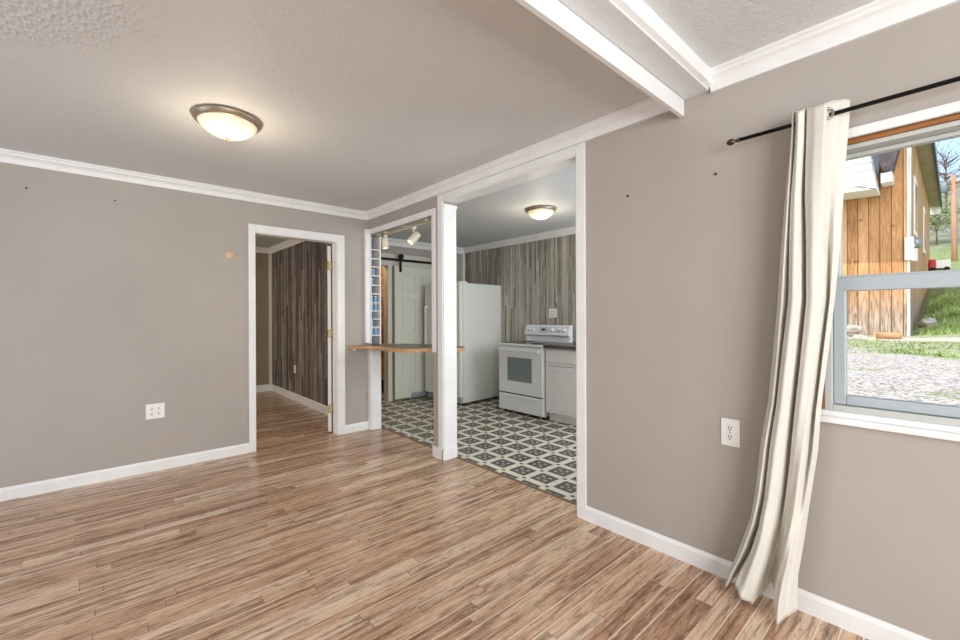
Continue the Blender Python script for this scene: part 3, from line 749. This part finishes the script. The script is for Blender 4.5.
for x, y, r in ((.14, .18, .095), (.14, .56, .075), (.40, .18, .075), (.40, .56, .095)):
    obj('burner_ring', lathe(bmesh.new(), [(r, .9052), (r, .9058), (r-.006, .9058), (r-.006, .9052)], (x, y, 0), 32), plain('burner_mark', (120, 118, 116), .3) if 'burner_mark' not in bpy.data.materials else bpy.data.materials['burner_mark'], ck)
bm = prism(bmesh.new(), [(x-.045, z) for x, z in ((.585, .895), (.585, .985), (.560, .985), (.550, .995), (.585, 1.118), (.596, 1.126), (.640, 1.126), (.645, .895))], 1, .0, WR)
bg_ = obj('control_panel', bm, M_enamel, st)
tl_ = math.atan2(.035, .123)
def knob(y, r=.021, cen=True):
    b = lathe(bmesh.new(), [(r*1.25, 0), (r*1.25, .004), (r, .006), (r*.85, .026), (r*.7, .028)], (0, 0, 0), 24); box(b, -.004, .004, -r*.8, r*.8, .024, .034, bev=.001)
    z = 1.062
    Mx = Matrix.Translation((.522, y, z)) @ Matrix.Rotation(-PI/2+tl_, 4, 'Y')
    bmesh.ops.transform(b, matrix=Mx, verts=b.verts); obj('knob', b, M_enamel, bg_)
for y in (.665, .600, .270, .150, .075): knob(y, .023 if y == .270 else .020)
b = B(-.05, .05, -.13, .02, 0, .003, bev=.001)
bmesh.ops.transform(b, matrix=Matrix.Translation((.5215, .47, 1.062)) @ Matrix.Rotation(-PI/2+tl_, 4, 'Y') @ Matrix.Scale(.72, 4, (1, 0, 0)), verts=b.verts)
obj('control_plate', b, plain('plate_grey', (196, 200, 202), .3), bg_)
b = B(-.014, .014, -.03, .03, 0, .002)
bmesh.ops.transform(b, matrix=Matrix.Translation((.5175, .415, 1.065)) @ Matrix.Rotation(-PI/2+tl_, 4, 'Y'), verts=b.verts)
obj('clock_display', b, plain('display_green', (44, 56, 50), .2), bg_)
for x, y in ((.08, .05), (.08, WR-.05), (.6, .05), (.6, WR-.05)): obj('foot', lathe(bmesh.new(), [(.018, 0), (.018, .036)], (x, y, 0), 12), M_dark, st)

# ------------------------------------------------------------------ base cabinets and worktop
def cab(y0, y1, label):
    w = y1-y0; t = thing('base_cabinet', label, 'cabinet', (3.925, y0, 0), group='white kitchen base cabinets')
    b = B(.02, .63, 0, w, .10, .868, bev=.002); obj('cabinet_body', b, M_cab, t)
    obj('toe_kick', B(.075, .62, 0, w, 0, .10), M_cab, t)
    obj('drawer', B(0, .02, .006, w-.006, .705, .855, bev=.004), M_cab, t)
    d = obj('door', B(0, .02, .006, w-.006, .115, .665, bev=.004), M_cab, t)
    obj('finger_rail', B(-.006, .02, .006, w-.006, .670, .690, bev=.004), M_cab, t)
    for z0, z1 in ((.160, .168), (.612, .620)): obj('panel_bead', B(-.003, .001, .05, w-.05, z0, z1, bev=.001), M_cab, d)
cab(2.640, 3.245, 'white base cabinet standing right beside the range'); cab(2.03, 2.636, 'white base cabinet farther from the range, mostly hidden by the wall')
wt = obj('worktop', B(3.895, 4.556, 2.02, 3.252, .870, .908, bev=.004), M_ctop); tag(wt, 'dark laminate worktop on the white base cabinets by the range', 'worktop')

# ------------------------------------------------------------------ outlets, switch, plates
def duplex(label, loc, rz, horizontal=False, group=None, w=.074, h=.124, double=False):
    """plate in local xz plane facing local -y"""
    t = thing('wall_outlet', label, 'outlet', loc, rz, group)
    if horizontal: w, h = h, w
    obj('cover_plate', B(-w/2, w/2, -.006, 0, -h/2, h/2, bev=.003), M_plastic, t)
    spots_ = [(a, b) for a in (-.023, .023) for b in (-.021, .021)] if double else [(s*.021, 0) if horizontal else (0, s*.021) for s in (-1, 1)]
    for cx, cz in spots_:
        r = obj('socket', lathe(bmesh.new(), [(.0165, -.0085), (.0165, -.004)], (cx, 0, cz), 24, axis=1), M_plastic, t)
        b = bmesh.new()
        for dx, dz, a, c in (((-.006), .004, .0034, .011), (.006, .004, .0034, .010), (0, -.008, .006, .006)):
            if horizontal: dx, dz, a, c = dz, -dx, c, a
            box(b, cx+dx-a/2, cx+dx+a/2, -.0092, -.008, cz+dz-c/2, cz+dz+c/2)
        obj('slots', b, M_slot, r)
    obj('screw', lathe(bmesh.new(), [(.003, -.0075), (.003, -.005)], (0, 0, 0), 10, axis=1), M_slot, t)
duplex('white two-gang outlet plate low on the back wall left of the doorway', (.317, YA-.0005, .487), 0, w=.124, h=.122, double=True)
duplex('white outlet plate on the right wall between the opening and curtain', (XB-.0005, .708, .699), -PI/2, w=.080, h=.128)
t = duplex('double outlet plate on the grey panelled wall above the range', (4.5595, 3.635, 1.285), -PI/2, w=.135, h=.122, double=True)
duplex('narrow outlet plate on the dark plank wall inside the bedroom', (2.1345, 6.546, .47), -PI/2, w=.074, h=.118)
dp = obj('cover_disc', lathe(bmesh.new(), [(.040, 0), (.040, -.003), (.036, -.006), (.001, -.006)], (0, 0, 0), 32, axis=1), M_almond, loc=(.857, YA-.0005, 1.81))
tag(dp, 'small round tan cover plate on the back wall beside the doorway casing', 'cover plate')
nm = bmesh.new(); lathe(nm, [(.006, 0), (.006, .004), (.003, .007)], (0, 0, 0), 12, axis=1)
nl = obj('wall_anchor', nm, M_slot)
spots = [((-.398, YA-.001, 2.166), PI, 'dark wall anchor high on the back wall near the left edge'), ((.074, YA-.001, 2.162), PI, 'dark wall anchor high on the back wall, nearer the doorway'),
         ((XB-.001, 1.226, 1.926), PI/2, 'dark wall anchor on the right wall just right of the wide opening'), ((XB-.001, .768, 1.934), PI/2, 'dark wall anchor on the right wall below the curtain rod finial')]
for i, (l_, a_, lab) in enumerate(spots):
    o = nl if i == 0 else nl.copy()
    if i: COL.objects.link(o)
    o.location = l_; o.rotation_euler = (0, 0, a_); tag(o, lab, 'wall anchor', 'wall anchors left in the painted walls')

# ------------------------------------------------------------------ outdoors
def ground_h(x, y):
    z = .06+.059*(min(x, 14)-2.3)
    if x > 13.8:
        d = x-13.8; s = 1/(1+math.exp((y-.25-.10*d)*4.0)) if x < 27 else 1
        z += min(d, 2.2)*.24*s + max(0, d-2.2)*.155*s
    if x > 42: z += (x-42)*.11
    return z + .05*noise.noise(Vector((x*.7, y*.7, 0)))
bm = bmesh.new(); gx = [2.45+.35*i for i in range(36)]+[15+.6*i for i in range(45)]+[42+4*i for i in range(21)]; gy = [-60, -40, -25, -15]+[-10+.5*i for i in range(46)]+[16, 22, 35, 55]
g = [[bm.verts.new((x, y, ground_h(x, y))) for y in gy] for x in gx]
for i in range(len(gx)-1):
    for j in range(len(gy)-1):
        if gx[i+1] < 5.1 and gy[j+1] > .55: continue
        f = bm.faces.new((g[i][j], g[i+1][j], g[i+1][j+1], g[i][j+1])); f.smooth = True
for v in [v for v in bm.verts if not v.link_faces]: bm.verts.remove(v)
o = struct('ground', bm, M_ground)
o['label'] = 'pale gravel yard with grass patches rising to a green bank'

barn = thing('barn', 'orange stained board barn across the gravel yard outside the window', 'barn', (14, .72, .6))
def bl(x, y, z): return (x-14, y-.72, z-.6)
def bbox(x0, x1, y0, y1, z0, z1, bev=0): return B(x0-14, x1-14, y0-.72, y1-.72, z0-.6, z1-.6, bev=bev)
bm = bbox(14, 14.15, .72, 4.5, .2, 4.45); prism(bm, [(y-.72, z-.6) for y, z in ((.72, 4.45), (4.5, 4.45), (4.5, 7.0), (.72, 5.9))], 0, .0, .15)
box(bm, .15, 12.3, 0, .15, -.4, 5.28)
obj('wall', bm, M_barn, barn)
obj('corner_board', bbox(13.975, 14.0, .700, .745, .55, 5.88), M_fence, barn)
for x0 in (15.7, 20.5):
    f = obj('window', bbox(x0, x0+1.0, .690, .722, 3.3, 4.85, bev=.01), M_fence, barn); obj('pane', bbox(x0+.14, x0+.86, .684, .692, 3.45, 4.7), plain('dark_pane', (90, 104, 118), .1) if 'dark_pane' not in bpy.data.materials else bpy.data.materials['dark_pane'], f)
obj('eave_soffit', bbox(13.7, 27.0, .42, .72, 5.88, 5.96), M_soffit, barn)
obj('eave_fascia', bbox(13.7, 27.0, .37, .42, 5.84, 6.08), M_fascia, barn)
obj('eave_end_board', bbox(26.8, 27.0, .42, .72, 5.55, 5.88), M_fence, barn)
rf = bmesh.new(); prism(rf, [(y-.72, z-.6) for y, z in ((.42, 5.97), (.42, 6.09), (4.6, 8.8), (4.6, 8.65))], 0, -.3, 12.3)
obj('roof', rf, M_shingle, barn)
# lower shingled wing roof in front, and the white sided addition to its left
rf = bmesh.new(); prism(rf, [(y-.72, z-.6) for y, z in ((.80, 5.3), (.97, 4.56), (1.12, 4.60), (1.3, 5.3))], 0, -.42, -.05)
obj('wing_roof', rf, M_shingle, barn)
bmv = bmesh.new(); prism(bmv, [(y-.72, z-.6) for y, z in ((1.19, 4.08), (1.34, 5.3), (4.4, 5.3), (4.4, 4.25), (1.19, 4.10))], 0, -.9, -.02)
for i in range(7): box(bmv, -.93, -.90, .53, 3.6, 3.62+.17*i, 3.635+.17*i)
obj('white_gable', bmv, M_fence, barn)
obj('gable_fascia', (lambda b: prism(b, [(y-.72, z-.6) for y, z in ((1.16, 4.42), (1.13, 4.62), (1.26, 5.3), (1.34, 5.3), (1.21, 4.6))], 0, -.98, -.88))(bmesh.new()), M_fascia, barn)
obj('eave_return', bbox(13.5, 14.0, .96, 1.15, 4.30, 4.52), M_fence, barn)
mt = thing('electric_meter', 'round glass electric meter with white boxes on the barn wall', 'electric meter', (14.4, .718, 2.9))
obj('meter_dial', lathe(bmesh.new(), [(.13, 0), (.13, -.10), (.10, -.16), (.02, -.17)], (.55, 0, .10), 28, axis=1), plain('meter_grey', (150, 156, 160), .25, metal=.3), mt)
obj('meter_box', B(-.56, -.43, -.09, .06, -.40, .12, bev=.01), M_fence, mt)
obj('meter_arm', B(-.425, .42, -.070, -.022, -.02, .05, bev=.01), M_fence, mt)
obj('conduit_box', B(.42, .70, -.10, -.001, -.35, -.04, bev=.01), M_fence, mt)
ob = tube(bmesh.new(), [(13.955, .685, 5.6), (13.955, .685, 3.04)], .012); tag(obj('conduit_pipe', ob, M_fence), 'white conduit running up the barn corner above the meter box', 'pipe')

pole = thing('utility_pole', 'brown wooden utility pole with crossarm beyond the barn', 'utility pole', (34, .02, 3.0))
obj('pole', tube(bmesh.new(), [(0, 0, -.5), (0, .04, 5.7)], [.12, .10], 12), make_wood('pole_wood', [(150, 108, 84), (176, 134, 108), (196, 156, 130)], 2, 10, 1), pole)
obj('transformer', lathe(bmesh.new(), [(.12, 0), (.15, .03), (.15, .5), (.08, .58)], (0, .38, 4.8), 16), plain('transformer_grey', (130, 136, 142), .5), pole)
obj('crossarm', B(-.08, .08, -.9, .5, 5.2, 5.32), M_bark, pole)
for i, (dy, dz) in enumerate(((-.85, 8.4), (.42, 8.4), (-.40, 8.0))):
    pts = [(34-20*t*t*0-18*t, dy+(-3.5+.8*i-dy)*t*1.0, dz+.25*i-3.0*t*(1-t)*.8+(-.5)*t) for t in [j/10 for j in range(11)]]
    tag(obj('power_line', tube(bmesh.new(), pts, .012, 6), M_dark), 'thin dark power line strung from the utility pole', 'power line', 'power lines from the utility pole')

tk = thing('truck', 'red truck with pale side parked on the bank behind the barn', 'truck', (25.5, .10, ground_h(25.5, .10)+.06))
bm = B(-.8, .8, .42, .60, .25, .62, bev=.03); obj('cab', bm, M_red, tk)
obj('side_panel', B(-.8, .8, .02, .42, .25, .58, bev=.03), M_fence, tk)
for x in (-.6, .6):
    for y in (.12, .50): obj('wheel', lathe(bmesh.new(), [(.18, -.08), (.22, -.05), (.22, .05), (.18, .08)], (x, y, .22), 18, axis=1), M_dark, tk)

def rock(loc, s, label):
    b = bmesh.new(); bmesh.ops.create_icosphere(b, subdivisions=3, radius=1)
    for v in b.verts:
        v.co *= 1+.25*noise.noise(v.co*1.7+Vector(loc)); v.co = Vector((v.co.x*s[0], v.co.y*s[1], v.co.z*s[2]))
    o = obj('rock', b, M_concrete, loc=loc); tag(o, label, 'rock', 'rocks along the barn'); return o
rock((13.6, 1.66, .90), (.20, .20, .09), 'pale flat rock leaning on the barn wall at left')
rock((13.35, 1.98, .68), (.22, .20, .09), 'lowest pale rock at the foot of the barn wall, far left')
rock((13.3, 1.50, .70), (.15, .14, .08), 'small brown rock on the ground between the pale rocks and the log')
rock((15.6, .46, ground_h(15.6, .46)+.06), (.30, .16, .13), 'pale boulder set in the grass bank at the barn corner')
lg = obj('log', tube(bmesh.new(), [(13.35, 1.22, .76), (13.35, .80, .77)], [.075, .065], 14), M_edge); tag(lg, 'short cut log lying on the ground in front of the barn', 'log')

# clumps of grass on the bank and along the gravel edge: uncountable blades
b = bmesh.new(); gr = random.Random(3)
for _ in range(4600):
    if gr.random() < .86: x = gr.uniform(14.0, 20); y = gr.uniform(-1.6, .55)
    else: x = gr.uniform(10.3, 12.6); y = gr.uniform(-1.0, 2.0)
    if x > 13 and y > .66 or abs(x-15.6) < .4 and abs(y-.46) < .26: continue
    z = ground_h(x, y); h = gr.uniform(.05, .16) if x > 13 else gr.uniform(.03, .07); a = gr.uniform(0, PI); w = .02
    dx, dy = math.cos(a)*w, math.sin(a)*w; lx, ly = gr.uniform(-.05, .05), gr.uniform(-.05, .05)
    b.faces.new([b.verts.new(p) for p in ((x-dx, y-dy, z-.01), (x+dx, y+dy, z-.01), (x+lx, y+ly, z+h))])
gm = plain('fresh_grass', (136, 158, 84), .8, mottle=34, mscale=1.2)
tag(obj('grass', b, gm), 'fresh green grass blades on the bank right of the barn', 'grass', kind='stuff')

def tree(loc, h, r, label, seed, leaves=True):
    q = random.Random(seed); t = thing('tree', label, 'tree', loc, group='trees on the hillside')
    b = tube(bmesh.new(), [(0, 0, -.3), (.05, .02, h*.4), (0, .05, h*.9)], [.018*h, .013*h, .004*h], 8)
    for _ in range(46):
        a = q.uniform(0, 2*PI); z0 = q.uniform(.3, .85)*h; L = q.uniform(.35, 1)*r
        p1 = (math.cos(a)*L*.6, math.sin(a)*L*.6, z0+L*.35); p2 = (math.cos(a+.3)*L, math.sin(a+.3)*L, z0+L*.75)
        tube(b, [(0, .03, z0), p1, p2], [.007*h, .004*h, .002*h], 5)
    obj('trunk', b, M_bark, t)
    b = bmesh.new()
    for _ in range(1100 if leaves else 420):
        d = Vector((q.gauss(0, 1), q.gauss(0, 1), q.gauss(0, 1))).normalized()*r*q.uniform(.35, 1); c = Vector((0, 0, h*.66))+Vector((d.x, d.y, d.z*.8))
        n1 = Vector((q.uniform(-1, 1), q.uniform(-1, 1), q.uniform(-1, 1))).normalized(); n2 = n1.orthogonal().normalized()
        s = .035*r*q.uniform(.6, 1.4); ww = s if leaves else s*.18; ll = s if leaves else s*3
        b.faces.new([b.verts.new(c+n1*ll), b.verts.new(c+n2*ww), b.verts.new(c-n1*ll), b.verts.new(c-n2*ww)])
    obj('leaves_or_twigs', b, M_leaf if leaves else M_twig, t)  # leaf quads on leafy trees, thin bare twig slivers on the others
for i, (x, y, h, r, lv, lab) in enumerate(((46, .9, 3.2, 1.8, True, 'pale green leafy tree behind the utility pole'), (52, -2.6, 5, 2.4, False, 'bare grey tree right of the utility pole'),
        (60, 2.6, 6, 3.4, False, 'bare grey tree on the hillside just right of the barn'), (41, 4.2, 3.6, 1.8, True, 'low green bushy tree beside the barn eave'), (66, .6, 7, 3.2, False, 'tallest bare tree at the top of the hillside'))):
    tree((x, y, ground_h(x, y)), h, r, lab, 20+i, lv)
